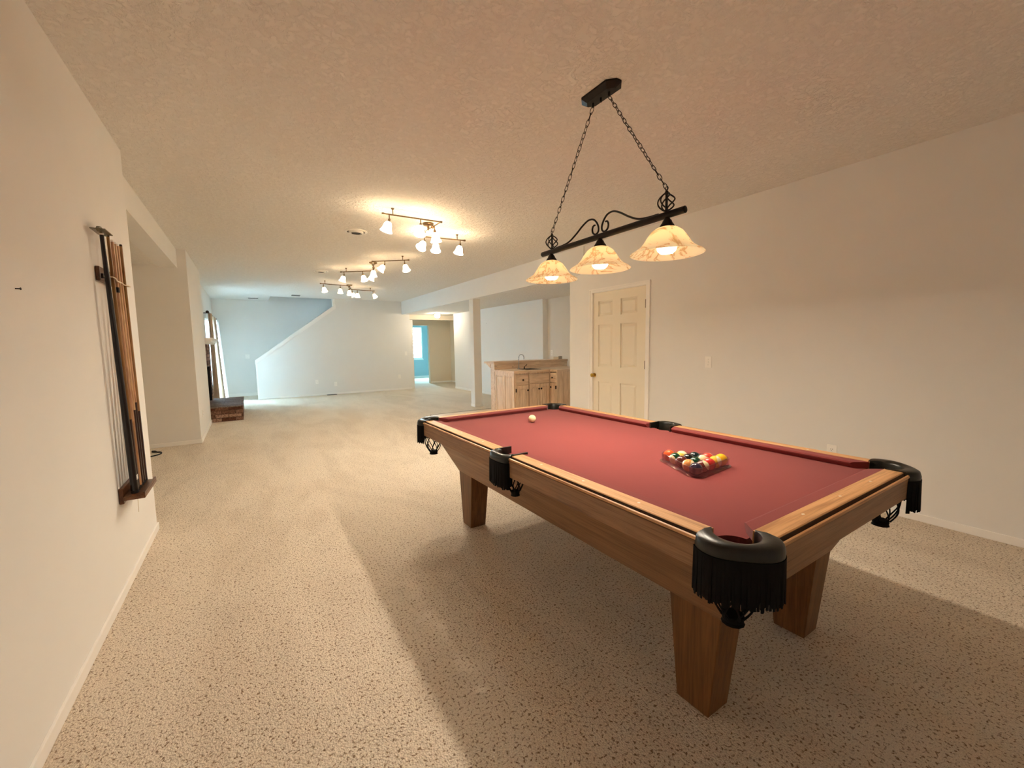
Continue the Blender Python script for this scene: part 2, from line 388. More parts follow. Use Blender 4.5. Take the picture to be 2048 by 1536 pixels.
# baseboards
def bb(name, *boxes):
    m = MB()
    for q in boxes: m.box(*q)
    struct(name, m, SMOOTH, bevel=.003)
bh = .055
bb('baseboard_left', (XL, -1.9, 0, XL+.012, 4.0106, bh)); bb('baseboard_recess', (-3.58, 7.418, 0, -.646, 7.43, bh), (-.646, 7.418, 0, -.634, 9.386, bh))
bb('baseboard_right', (XR-.012, -1.9, 0, XR, D0-.061, bh), (XR-.012, D1+.061, 0, XR, 4.871, bh))
bb('baseboard_back', (.196, YF-.012, 0, 4.37, YF, bh)); bb('baseboard_stair', (-.76, YS-.012, 0, .30, YS, .09))
bb('baseboard_alcove', (5.5405, 7.67, 0, 5.5525, 12.153, bh)); bb('baseboard_hall', (5.64, 14.438, 0, 6.45, 14.45, bh), (6.438, 12.153, 0, 6.45, 14.438, bh))
bb('baseboard_blue_room', (3.4, 17.288, 0, 7.3, 17.3, .08)); bb('baseboard_post', (4.157, 8.092, 0, 4.351, 8.1, bh), (4.157, 8.1, 0, 4.165, 8.285, bh))
# ================================================================ POOL TABLE
X0, X1, Y0, Y1 = 1.058, 2.432, .530, 3.066
CX, CY = (X0+X1)/2, (Y0+Y1)/2
GROOVE = plain('dark_groove_stain', (44, 26, 14), .6)
T = thing('pool_table', (CX, CY, 0), 'oak pool table with a red cloth top and black fringed pockets', 'pool table')
HW, HL = (X1-X0)/2, (Y1-Y0)/2
SPG, CG = .085, .158
def side_pt(side, u, s, z):
    """u: distance inward from the outer edge, s: along the side"""
    if side == 'L': return (-HW+u, s, z)
    if side == 'R': return (HW-u, s, z)
    if side == 'N': return (s, -HL+u, z)
    return (s, HL-u, z)
rail_prof = [(.029, .742), (.029, .777), (0, .781), (.002, .789), (.0075, .791), (.0085, .776), (.0195, .776), (.0205, .796), (.024, .798), (.083, .798), (.083, .742)]
cush_prof = [(.083, .7975), (.126, .7945), (.136, .790), (.134, .784), (.122, .7665), (.083, .7665)]
segs = []
for sd in 'LR':
    segs += [(sd, -HL+CG, -SPG, 'c', 's'), (sd, SPG, HL-CG, 's', 'c')]
for sd in 'NF': segs += [(sd, -HW+CG, HW-CG, 'c', 'c')]
for sd, a, b, ea, eb in segs:
    ax = 1 if sd in 'LR' else 0
    MBr = MB().loft([[side_pt(sd, u, a, z) for u, z in rail_prof], [side_pt(sd, u, b, z) for u, z in rail_prof]])
    rail = MBr.build('rail', OAK[ax], T)
    gp = [(.0084, .7755), (.0084, .7775), (.0180, .7775), (.0192, .7945), (.0212, .7945), (.0212, .7755)]
    MB().loft([[side_pt(sd, u, a, z) for u, z in gp], [side_pt(sd, u, b, z) for u, z in gp]]).build('dark_inlay', GROOVE, rail)
    k = {'c': 1.0, 's': .35}
    MB().loft([[side_pt(sd, u, a+(u-.083)*k[ea], z) for u, z in cush_prof], [side_pt(sd, u, b-(u-.083)*k[eb], z) for u, z in cush_prof]]).build('cushion', FELT, T)
    sp = (-.28, 0, .28) if sd in 'NF' else tuple(s*(.284*i) for i in (1, 2, 3) for s in ([-1] if b < 0 else [1]))
    for s in sp:
        m = MB(); du, ds = .005, .0085
        if sd in 'LR': du, ds = .0065, .0065
        m.add([side_pt(sd, .056, s-ds, .7985), side_pt(sd, .056+du, s, .7985), side_pt(sd, .056, s+ds, .7985), side_pt(sd, .056-du, s, .7985),
               side_pt(sd, .056, s-ds, .797), side_pt(sd, .056+du, s, .797), side_pt(sd, .056, s+ds, .797), side_pt(sd, .056-du, s, .797)],
              [(0, 1, 2, 3), (7, 6, 5, 4), (0, 4, 5, 1), (1, 5, 6, 2), (2, 6, 7, 3), (3, 7, 4, 0)])
        m.build('sight', SIGHT, rail)
# aprons
for sd, La, Lb in (('L', -HL+.12, -.07), ('L', .07, HL-.12), ('R', -HL+.12, -.07), ('R', .07, HL-.12), ('N', -HW+.12, HW-.12), ('F', -HW+.12, HW-.12)):
    ax = 1 if sd in 'LR' else 0
    pr = [(.005, .692), (.004, .776), (.028, .776), (.028, .692)]
    MB().loft([[side_pt(sd, u, La, z) for u, z in pr], [side_pt(sd, u, Lb, z) for u, z in pr]]).build('apron', OAKD[ax], T, bevel=.002)
# bed with pocket notches
def arc(cx, cy, r, a0, a1, n=10): return [(cx+r*cos(R(a0+(a1-a0)*i/n)), cy+r*sin(R(a0+(a1-a0)*i/n))) for i in range(n+1)]
PC, PR = .100, .058
SC, SR = .060, .056
iu = .10; q = math.degrees(math.acos((iu-SC)/SR))
poly = []
poly += arc(-HW+PC, -HL+PC, PR, 90, 0); poly += arc(HW-PC, -HL+PC, PR, 180, 90)
poly += arc(HW-SC, 0, SR, 180+q, 180-q)
poly += arc(HW-PC, HL-PC, PR, 270, 180); poly += arc(-HW+PC, HL-PC, PR, 0, -90); poly += arc(-HW+SC, 0, SR, q, -q)
MB().prism(poly, 2, .722, .7655).build('bed_cloth', FELT, T)
MB().box(-HW+.17, -HL+.17, .66, HW-.17, HL-.17, .733).build('slate_frame', OAKD[1], T)
# slanted cabinet and legs
ti, bx, by = .105, .252, .222
def cab(z): f = (z-.40)/(.69-.40); return (bx+(ti-bx)*f, by+(ti-by)*f)
for sd in 'LRNF':
    m = MB(); rows = []
    for z in (.40, .69):
        ux, uy = cab(z)
        if sd in 'LR': rows.append((ux, HL-uy, z))
        else: rows.append((uy, HW-ux, z))
    (u0, s0, z0), (u1, s1, z1) = rows; th = .022
    pts = [side_pt(sd, u0, -s0, z0), side_pt(sd, u0, s0, z0), side_pt(sd, u0+th, s0-th, z0), side_pt(sd, u0+th, -s0+th, z0),
           side_pt(sd, u1, -s1, z1), side_pt(sd, u1, s1, z1), side_pt(sd, u1+th, s1-th, z1), side_pt(sd, u1+th, -s1+th, z1)]
    m.hexa(pts).build('cabinet_panel', OAKD[1 if sd in 'LR' else 0], T)
MB().box(-HW+bx+.03, -HL+by+.03, .43, HW-bx-.03, HL-by-.03, .445).build('light_block_board', OAKD[1], T)  # unseen board added under the table to block light
for sx in (-1, 1):
    for sy in (-1, 1):
        def q4(x0, x1, y0, y1, z):
            a = [(x0, y0), (x1, y0), (x1, y1), (x0, y1)]
            return [(sx*(-HW+u) if sx < 0 else HW-u, sy*(-HL+w)*1 if sy < 0 else HL-w, z) for u, w in a] if False else [((-HW+u) if sx < 0 else (HW-u), (-HL+w) if sy < 0 else (HL-w), z) for u, w in a]
        MB().hexa(q4(.258, .380, .262, .392, 0)+q4(.2525, .400, .2225, .430, .418)).build('leg', OAKL, T, bevel=.003)
# pockets
def collar(outer, inner, name='pocket_collar'):
    rings = []
    for (ox, oy), (ix, iy) in zip(outer, inner):
        d = Vector((ox-ix, oy-iy, 0)); L = d.length; d.normalize(); i = Vector((ix, iy, 0)); o = Vector((ox, oy, 0))
        w = Vector((0, 0, 1))
        rings.append([i+w*.716, i+w*.792, i+d*.005+w*.800, i+d*(L*.45)+w*.805, o-d*min(.012, L*.3)+w*.802, o-d*.003+w*.796, o+d*.002+w*.778, o+d*.001+w*.752, o-d*.004+w*.748, i+d*.006+w*.716])
    return MB().loft(rings)
def resample(pts, n):
    P = [Vector(p) for p in pts]; L = [0]
    for a, b in zip(P, P[1:]): L.append(L[-1]+(b-a).length)
    out = []
    for i in range(n):
        t = L[-1]*i/(n-1); j = 0
        while j < len(L)-2 and L[j+1] < t: j += 1
        out.append(P[j].lerp(P[j+1], (t-L[j])/max(1e-9, L[j+1]-L[j])))
    return out
def smoothcurve(ctrl, n):
    """Catmull-Rom through the control points"""
    C = [Vector(c) for c in ctrl]; C = [C[0]*2-C[1]]+C+[C[-1]*2-C[-2]]; out = []
    for i in range(1, len(C)-2):
        for k in range(12):
            t = k/12; p0, p1, p2, p3 = C[i-1:i+3]
            out.append(.5*((2*p1)+(p2-p0)*t+(2*p0-5*p1+4*p2-p3)*t*t+(3*p1-p0-3*p2+p3)*t**3))
    out.append(C[-2]); return resample(out, n)
def fringe(outer, zt, zb, n):
    m = MB(); pts = resample(outer, n)
    for layer in (0, 1):
        for i, p in enumerate(pts):
            a, b = pts[max(0, i-1)], pts[min(n-1, i+1)]; d = (b-a).normalized(); nn = Vector((d.y, -d.x))
            c = p+nn*(.002-.005*layer); w = d*.0042; th = nn*.0012
            e = random.uniform(-.010, .006); dx = d*random.uniform(-.004, .004)+nn*random.uniform(-.003, .004)
            z1 = zb+e+(.012 if layer else 0)
            P = [c-w-th, c+w-th, c+w+th, c-w+th]
            Q = [q*1+dx for q in (c-w*.8-th, c+w*.8-th, c+w*.8+th, c-w*.8+th)]
            m.hexa([(x.x, x.y, z1) for x in Q]+[(x.x, x.y, zt) for x in P])
    return m
def net(cx, cy, zt, zb, r):
    m = MB(); K = 7
    def rad(t): return r*(1-.50*max(0, (t-.55)/.45)**2)
    for h in (-1, 1):
        for k in range(K):
            p = []
            for i in range(15):
                t = i/14; a = 2*pi*k/K+h*t*1.5
                p.append((cx+rad(t)*cos(a), cy+rad(t)*sin(a), zt+(zb+.022-zt)*t))
            m.tube(p, .0030, 5)
    m.lathe([(r*.47, .026), (r*.50, .016), (r*.46, .008), (r*.52, 0), (r*.36, .004), (.002, .012)], 12, Matrix.Translation((cx, cy, zb)))
    m.tube([(cx+r*cos(2*pi*j/16), cy+r*sin(2*pi*j/16), zt) for j in range(16)], .005, 6, True)
    return m
corner_out = smoothcurve([(.002, CG+.006), (-.012, .145), (-.020, .115), (-.014, .080), (.010, .044), (.044, .010), (.080, -.014), (.115, -.020), (.145, -.012), (CG+.006, .002)], 33)
_a = arc(PC, PC, PR+.004, 105, 345, 28)
corner_in = resample([(.084, CG+.006)]+_a[:]+[(CG+.006, .084)], 33)
for sx in (-1, 1):
    for sy in (-1, 1):
        f = lambda p: Vector((sx*(HW-p[0]), sy*(HL-p[1])))
        o = [f(p) for p in corner_out]; i = [f(p) for p in corner_in]
        c = collar(o, i).build('pocket_collar', LEATHER, T, smooth=True, ang=50)
        if sx*sy < 0: o = o[::-1]
        fringe(o, .766, .638, 78).build('fringe', FRINGE, c)
        cc = f((PC, PC))
        net(cc.x, cc.y, .735, .528, .062).build('pocket_net', FRINGE, c, smooth=True)
        MB().lathe([(PR+.002, .720), (PR+.002, .66), (PR-.004, .66), (PR-.004, .720)], 28, Matrix.Translation((cc.x, cc.y, 0)), caps=False).build('pocket_liner', LEATHER, c, smooth=True)
    so = smoothcurve([(.012, -SPG+.002), (-.012, -SPG+.006), (-.024, -.05), (-.028, 0), (-.024, .05), (-.012, SPG-.006), (.012, SPG-.002)], 25)
    si = resample(arc(SC, 0, SR+.003, 262, 98, 24), 25)
    f = lambda p: Vector((sx*(HW-p[0]), (p[1])))
    o = [f(p) for p in so]; i = [f(p) for p in si]
    m = collar(o, i)
    for e in (-1, 1):
        a, b = f((.004, e*(SPG-.012))), f((.128, e*(SPG-.004)))
        y0, y1 = sorted((e*(SPG-.012), e*(SPG-.001))); x0, x1 = sorted((f((.02, 0)).x, f((.118, 0)).x))
        m.box(x0, y0, .765, x1, y1, .803)
    c = m.build('pocket_collar', LEATHER, T, smooth=True, ang=50)
    if sx > 0: o = o[::-1]
    fringe(o, .764, .636, 46).build('fringe', FRINGE, c)
    cc = f((.080, -.018))
    net(cc.x, cc.y, .735, .565, .046).build('pocket_net', FRINGE, c, smooth=True)
    cc = f((SC, 0))
    MB().lathe([(SR-.008, .720), (SR-.008, .68), (SR-.012, .68), (SR-.012, .720)], 28, Matrix.Translation((cc.x, cc.y, 0)), caps=False).build('pocket_liner', LEATHER, c, smooth=True)
# ================================================================ BALLS AND RACK
BR = .0286; BZ = .7663+BR
def ball(name, loc, mat, rot, label, group=None):
    o = MB().sphere((0, 0, 0), BR, 32, 20).build(name, mat, None, smooth=True, ang=180)
    o.location = loc; o.rotation_euler = rot
    return tag(o, label, 'billiard ball', group)
ball('cue_ball', (1.781, 2.533, BZ), ball_mat('cream_ball', (246, 226, 180), False), (0, 0, 0), 'cream cue ball alone near the far end of the red cloth')
RC = Vector((1.7385, 1.150)); RA = 215.5
rm = .0573*4/math.sqrt(3)
VA, VB, VC = [RC+Vector((cos(R(RA+d)), sin(R(RA+d))))*rm for d in (0, -120, 120)]
rowcol = [  # (i steps towards B, j steps towards C) from the near corner A: colour, stripe, rotation, label
 (0, 0, (52, 40, 62), 0, (0, 0, 0), 'dark purple solid ball in the corner of the rack nearest the camera'),
 (1, 0, (226, 150, 84), 1, (1.5, .1, .3), 'orange and cream striped ball next to the dark purple corner ball'),
 (0, 1, (110, 40, 36), 1, (.9, .5, .2), 'cream ball with maroon stripe between the purple corner ball and the bright red ball'),
 (2, 0, (92, 36, 34), 0, (0, 0, 0), 'maroon solid ball in the middle of the left side of the rack'),
 (1, 1, (14, 60, 40), 0, (0, 0, 0), 'dark green solid ball in the inner row, behind the orange striped ball'),
 (0, 2, (206, 50, 46), 0, (0, 0, 0), 'bright red solid ball in the middle of the right side of the rack'),
 (3, 0, (20, 66, 40), 1, (.4, 1.25, .2), 'cream ball with green stripe beside the orange-red far corner ball'),
 (2, 1, (16, 15, 15), 0, (0, 0, 0), 'black solid ball in the inner row, beside the maroon ball'),
 (1, 2, (24, 56, 40), 1, (.9, -.5, 0), 'cream ball with a low green stripe, between the dark green ball and the red-striped ball'),
 (0, 3, (236, 186, 70), 1, (1.2, .2, .4), 'pale cream and yellow striped ball next to the solid yellow corner ball'),
 (4, 0, (226, 92, 46), 0, (0, 0, 0), 'orange-red solid ball in the far left corner of the rack'),
 (3, 1, (240, 204, 90), 1, (.1, .4, 0), 'yellow striped ball in the back row, next to the orange-red corner ball'),
 (2, 2, (18, 40, 44), 0, (0, 0, 0), 'dark blue-green solid ball in the middle of the back row'),
 (1, 3, (200, 60, 48), 1, (.2, 1.1, .4), 'cream ball with red stripe in the back row, towards the yellow corner'),
 (0, 4, (240, 180, 40), 0, (0, 0, 0), 'solid yellow ball in the right corner of the rack')]
for i, j, rgb, st, rot, lab in rowcol:
    p = VA+(VB-VA)*(i/4)+(VC-VA)*(j/4)
    ball('pool_ball', (p.x, p.y, BZ), ball_mat('ball_%d_%d' % (i, j), rgb, st), rot, lab, 'balls racked in the clear triangle')
def tri(rad, n=7):
    pts = []
    for k, V in enumerate((VA, VC, VB)):
        a = RA+(0, 120, 240)[k]
        for q in range(n): pts.append((V.x+rad*cos(R(a-60+120*q/(n-1))), V.y+rad*sin(R(a-60+120*q/(n-1)))))
    return pts
rk = thing('ball_rack', (RC.x, RC.y, .7656), 'clear acrylic triangle rack holding the coloured balls on red cloth', 'rack')
org = (RC.x, RC.y, .7656)
m = MB(); zb = .7658
sec = [(.0305, 0), (.0305, .042), (.0335, .044), (.0355, .042), (.0345, .006), (.044, .004), (.044, 0)]
m.loft([[(x, y, zb+z) for x, y in tri(r)] for r, z in sec], True, False, True)
m.build('rack_wall', ACRYL, rk, org, smooth=True)
# ================================================================ PENDANT LIGHT
LX, LY = 1.745, 1.787
P = thing('pendant_light', (LX, LY, H), 'black iron three shade billiard light hanging on chains above the pool table', 'pendant light')
org = (LX, LY, H)
def octo(hl, hw, c): return [(-hw, -hl+c), (-hw+c, -hl), (hw-c, -hl), (hw, -hl+c), (hw, hl-c), (hw-c, hl), (-hw+c, hl), (-hw, hl-c)]
rings = [[(LX+x, LY+y, z) for x, y in octo(*a)] for z, a in ((H, (.135, .058, .040)), (H-.010, (.135, .058, .040)), (H-.024, (.115, .040, .032)), (H-.030, (.105, .032, .028)))]
can = MB().loft(rings).build('canopy', IRON, P, org)
for dy in (-.062, 0, .062): MB().tube([(LX, LY+dy, H-.028), (LX, LY+dy, H-.052)], .007 if dy else .006, 8).build('chain_loop' if dy else 'canopy_screw', IRON, can, org)
def chain(a, b, n):
    m = MB(); a, b = Vector(a), Vector(b); d = (b-a); L = d.length; d.normalize()
    x = d.orthogonal().normalized(); y = d.cross(x); st = L/n
    for k in range(n):
        c = a+d*(st*(k+.5)); tw = (0 if k % 2 else pi/2)+random.uniform(-.5, .5)+k*.1
        u = x*cos(tw)+y*sin(tw); hl, hr = st*.66, .0085
        m.tube([c+d*(hl*cos(2*pi*q/14))+u*(hr*sin(2*pi*q/14)) for q in range(14)], .0019, 5, True)
    return m
ends = [(LX, LY+.446), (LX, LY-.446)]
for (ex, ey), dy in zip(ends, (.062, -.062)):
    chain((LX, LY+dy, H-.05), (ex, ey, 2.085), 22).build('chain', IRON, P, org, smooth=True)
ZB = 1.962
m = MB().tube([(LX, LY-.552, ZB), (LX, LY-.549, ZB), (LX, LY+.549, ZB), (LX, LY+.552, ZB)], [.012, .0165, .0165, .012], 20)
m.build('bar', IRON, P, org, smooth=True)
for ex, ey in ends:   # twisted iron cages
    m = MB(); m.tube([(ex, ey, ZB+.01), (ex, ey, 2.07)], .006, 8)
    m.lathe([(.009, ZB+.012), (.009, ZB+.024), (.004, ZB+.03)], 12, Matrix.Translation((ex, ey, 0)))
    m.lathe([(.004, 2.055), (.009, 2.06), (.009, 2.07), (.005, 2.076), (.002, 2.078)], 12, Matrix.Translation((ex, ey, 0)))
    for k in range(5):
        pts = []
        for i in range(17):
            t = i/16; a = 2*pi*k/5+t*2.2; r = .004+.036*sin(pi*t)**.75
            pts.append((ex+r*cos(a), ey+r*sin(a), ZB+.018+t*.086))
        m.tube(pts, .0036, 6)
    m.tube([(ex, ey+.008*cos(2*pi*q/14), 2.086+.009*sin(2*pi*q/14)) for q in range(14)], .002, 5, True)
    m.build('cage', IRON, P, org, smooth=True)
for s in (1, -1):     # scrolls: from the cage foot up over a hump and curling in next to the middle
    c = [(.40, .016), (.33, .018), (.27, .028), (.21, .056), (.15, .092), (.10, .112), (.058, .108), (.030, .085), (.014, .055), (.016, .030), (.036, .019), (.058, .030), (.064, .052), (.056, .070), (.042, .072)]
    cv = smoothcurve([(a, b) for a, b in c], 70)
    MB().tube([(LX, LY+s*p.x, ZB+p.y) for p in cv], .0052, 8).build('scroll', IRON, P, org, smooth=True)
for dy in (-.452, 0, .452):
    yy = LY+dy; Tm = Matrix.Translation((LX, yy, 0))
    MB().lathe([(.012, ZB-.012), (.014, ZB-.020), (.020, ZB-.026), (.024, ZB-.036), (.031, ZB-.046), (.036, ZB-.054), (.036, ZB-.060), (.01, ZB-.060)], 20, Tm).build('socket', IRON, P, org, smooth=True)
    zt = ZB-.058
    o_ = [(.034, zt), (.052, zt-.006), (.074, zt-.022), (.092, zt-.046), (.108, zt-.072), (.126, zt-.094), (.150, zt-.110), (.168, zt-.120), (.1725, zt-.126)]
    i_ = [(.168, zt-.128), (.148, zt-.116), (.123, zt-.099), (.104, zt-.076), (.088, zt-.049), (.070, zt-.026), (.050, zt-.010), (.034, zt-.004)]
    sh = MB().lathe(o_+i_, 48, Tm, caps=False).build('shade', ALAB, P, org, smooth=True, ang=60)
    zb = zt-.1215
    b = MB().lathe([(.013, zt-.002), (.016, zt-.024), (.030, zt-.046), (.044, zt-.066), (.047, zt-.084), (.0468, zt-.098), (.044, zt-.108), (.038, zt-.116), (.031, zt-.1205), (.0302, zt-.1205)], 24, Tm, caps=False).build('bulb', PNECK, P, org, smooth=True)
    MB().lathe([(.030, zb+.0008), (.020, zb+.0004), (.001, zb)], 20, Tm, caps=False).build('bulb_face', PBULB, b, org, smooth=True)
# ================================================================ TRACK LIGHTS
ZR = 2.675
def aim(sx, sy):   # tilt in picture terms: right, towards the viewer
    d = Vector((.84, -.54, 0))*sx+Vector((-.53, -.84, 0))*sy+Vector((0, 0, -1)); return d.normalized()
def track(name, r1, r2, heads, label, lv=0):
    c = (Vector(r1[1])+Vector(r2[0]))/2; org = (c.x, c.y, H)
    t = thing(name, org, label, 'track light', 'track lights along the ceiling')
    V = lambda p, z=ZR: Vector((p[0], p[1], z))
    segs = [(V(r1[0]), V(r1[1])), (V(r2[0]), V(r2[1]))]; link = (V(r1[1]), V(r2[0]))
    for k, (a, b) in enumerate(segs):
        m = MB().tube([a, b], .0075, 8); d = (b-a).normalized()
        for e in (a, b): m.tube([e-d*.012, e+d*.012], .011, 8)
        m.build('rail', NICKEL, t, org, smooth=True)
        q = a.lerp(b, .16 if k == 0 else .84)
        MB().tube([q, q+Vector((0, 0, H-ZR))], .005, 8).lathe([(.016, H), (.016, H-.006), (.008, H-.016)], 12, Matrix.Translation((q.x, q.y, 0))).build('stand_off', NICKEL, t, org, smooth=True)
    MB().tube(list(link), .006, 8).build('link_bar', NICKEL, t, org, smooth=True)
    m = MB().lathe([(.065, H), (.065, H-.010), (.052, H-.024), (.030, H-.032), (.014, H-.036), (.010, ZR-.010), (.002, ZR-.012)], 24, Matrix.Translation((c.x, c.y, 0)))
    for e in (-1, 1):
        w = c.lerp(Vector(r1[1]) if e < 0 else Vector(r2[0]), .35); m.sphere((w.x, w.y, ZR), .02, 10, 6)
    m.build('canopy', NICKEL, t, org, smooth=True)
    for which, tt, sx, sy in heads:
        a, b = segs[which] if which < 2 else link
        p = a.lerp(b, tt); d = aim(sx, sy); k = p+Vector((0, 0, -.05))
        m = MB().tube([p, k], .006, 8).tube([k, k+d*.03], [.012, .017], 12).sphere(k, .013, 10, 6)
        h = m.build('lamp_head', NICKEL, t, org, smooth=True)
        zax = -d; xa = zax.orthogonal().normalized(); ya = zax.cross(xa)
        Mx = Matrix((xa, ya, zax)).transposed().to_4x4(); Mx.translation = k+d*.025
        o_ = [(.018, 0), (.030, -.008), (.039, -.030), (.043, -.055), (.049, -.075), (.058, -.092), (.062, -.098)]
        i_ = [(.0585, -.097), (.0465, -.077), (.040, -.055), (.036, -.031), (.027, -.010), (.018, -.003)]
        MB().lathe(o_+i_, 20, Mx, caps=False).build('shade', FROST[lv], h, org, smooth=True, ang=60)
        MB().lathe([(.004, -.012), (.012, -.02), (.021, -.036), (.024, -.05), (.020, -.064), (.010, -.071), (.001, -.073)], 12, Mx, caps=False).build('bulb', TBULB[lv], h, org, smooth=True)
track('track_light', ((1.226, 4.29), (1.838, 4.274)), ((1.81, 4.945), (2.403, 4.864)),
      [(0, .10, -.30, .1), (0, .63, -.05, .35), (2, .25, .1, -.05), (1, .15, -.35, .75), (1, .385, .0, .35), (1, .905, -.22, .15)],
      'nickel six lamp track light nearest the billiard pendant')
track('track_light', ((1.476, 7.90), (1.948, 7.515)), ((1.727, 6.723), (2.176, 6.353)),
      [(0, .09, -.3, .1), (0, .66, .25, .1), (0, .98, -.45, .1), (2, .55, .0, .1), (1, .34, -.7, .3), (1, .89, .3, .3)],
      'nickel six lamp track light hanging between the other two track lights', 1)
track('track_light', ((1.36, 9.484), (1.907, 9.577)), ((2.105, 10.151), (2.622, 10.195)),
      [(0, .1, .3, .2), (0, .72, 0, .1), (2, .35, .1, .1), (1, 0.02, .3, -.2), (1, .25, 0, 0), (1, .95, .55, .1)],
      'nickel six lamp track light farthest away, close to the stair wall', 2)
# ================================================================ CEILING VENTS, HALL LIGHT
def round_vent(x, y, r, label):
    t = thing('ceiling_vent', (x, y, H), label, 'air vent', 'round vents in the ceiling')
    Tm = Matrix.Translation((x, y, 0)); org = (x, y, H)
    MB().lathe([(r, H), (r, H-.006), (r*.93, H-.012), (r*.80, H-.012), (r*.78, H-.004)], 32, Tm, caps=False).lathe([(r*.66, H-.004), (r*.64, H-.026), (r*.54, H-.028), (r*.52, H-.006)], 32, Tm, caps=False).build('vent_ring', PLAST, t, org, smooth=True)
    MB().lathe([(r*.79, H-.002), (.001, H-.003)], 32, Tm, caps=False).build('vent_throat', SLOT, t, org)
    MB().lathe([(r*.42, H-.004), (r*.40, H-.024), (.001, H-.026)], 24, Tm, caps=False).build('vent_damper', SLOT, t, org, smooth=True)
round_vent(1.193, 5.343, .130, 'round white ceiling vent left of the nearest track light')
round_vent(1.217, 8.343, .125, 'round white ceiling vent left of the farther track lights')
def slot_vent(x, y, hx, hy, label):
    t = thing('ceiling_vent', (x, y, H), label, 'air vent'); org = (x, y, H)
    MB().box(x-hx, y-hy, H-.008, x+hx, y+hy, H).build('vent_frame', PLAST, t, org, bevel=.003)
    m = MB()
    for k in range(5):
        yy = y-hy*.7+k*hy*.35; m.box(x-hx*.85, yy-hy*.10, H-.0095, x+hx*.85, yy+hy*.10, H-.0078)
    m.build('vent_slots', SLOT, t, org)
slot_vent(1.163, 12.40, .12, .16, 'dark slotted ceiling vent just in front of the stair opening')
slot_vent(.22, 13.55, .14, .10, 'pale slotted ceiling vent over the foot of the stairs')
t = thing('ceiling_light', (4.98, 12.08, LO), 'small glowing flush dome light on the low ceiling before the hallway', 'ceiling light'); org = (4.98, 12.08, LO)
Tm = Matrix.Translation((4.98, 12.08, 0))
MB().lathe([(.11, LO), (.11, LO-.018), (.10, LO-.022), (.001, LO-.022)], 24, Tm).build('light_base', BRASS, t, org, smooth=True)
MB().lathe([(.075, LO-.020), (.085, LO-.075), (.070, LO-.115), (.040, LO-.135), (.001, LO-.142)], 24, Tm, caps=False).build('dome', HBULB, t, org, smooth=True)
# ================================================================ CUE RACK AND CUES
t = thing('cue_rack', (XL, 3.27, .5), 'dark wood wall rack holding the cues on the left wall', 'cue rack'); org = (XL, 3.27, .5)
g = .0015
MB().box(XL+g, 3.085, .490, XL+.022, 3.455, .578).build('back_board', RACKW, t, org, bevel=.004)
MB().box(XL+.022, 3.07, .512, XL+.116, 3.42, .534).box(XL+.104, 3.07, .534, XL+.116, 3.42, .546).build('shelf', RACKW, t, org, bevel=.003)
MB().box(XL+g, 3.095, 1.728, XL+.020, 3.50, 1.805).build('upper_board', RACKW, t, org, bevel=.004)
m = MB()
pts = [(XL+.066+.004*sin(i*.9), 3.115+.42*i/20, 1.752-.010*sin(pi*i/20)) for i in range(21)]
m.tube([(XL+.02, 3.112, 1.755)]+pts+[(XL+.02, 3.538, 1.752)], .0032, 6)
m.build('retaining_cord', ROPE, t, org, smooth=True)
m = MB().box(XL+.020, 3.108, 1.742, XL+.030, 3.122, 1.768); m.build('cord_hook', DARKM, t, org)
MB().tube([(XL+.06, 3.20, .512), (XL+.058, 3.198, .40)], .0012, 5).build('dangling_thread', ROPE, t, org)
BLKW = plain('black_cue_lacquer', (22, 17, 16), .25, 0, .5)
MAPLE = wood('maple', (226, 188, 142), (208, 168, 122), (184, 142, 98), 2, .3)
HONEY = wood('honey_maple', (164, 122, 66), (144, 102, 52), (118, 80, 40), 2, .3)
PINKW = wood('reddish_maple', (212, 170, 130), (194, 150, 112), (168, 124, 90), 2, .3)
DKBUTT = plain('dark_stained_butt', (52, 28, 20), .25, 0, .5)
TANB = wood('tan_butt', (200, 156, 112), (176, 132, 92), (150, 108, 72), 2, .3)
CUES = [  # bottom y, top y, top z, shaft, butt, butt length, name, label
 (3.128, 3.086, 1.978, BLKW, BLKW, .30, 'bridge_stick', 'black bridge stick with a metal head, leftmost in the cue rack'),
 (3.180, 3.210, 1.995, HONEY, DKBUTT, .42, 'pool_cue', 'honey coloured pool cue next to the black bridge stick'),
 (3.232, 3.292, 1.985, PINKW, TANB, .40, 'pool_cue', 'pool cue with a tan butt, second from the black bridge stick'),
 (3.288, 3.350, 1.985, MAPLE, DKBUTT, .46, 'pool_cue', 'slim pale pool cue with a dark butt in the middle of the rack'),
 (3.340, 3.408, 1.985, PINKW, DKBUTT, .50, 'pool_cue', 'reddish pool cue with a dark butt, second from the open end of the rack'),
 (3.394, 3.492, 2.000, HONEY, DKBUTT, .44, 'pool_cue', 'brown pool cue last in the rack, nearest the recess')]
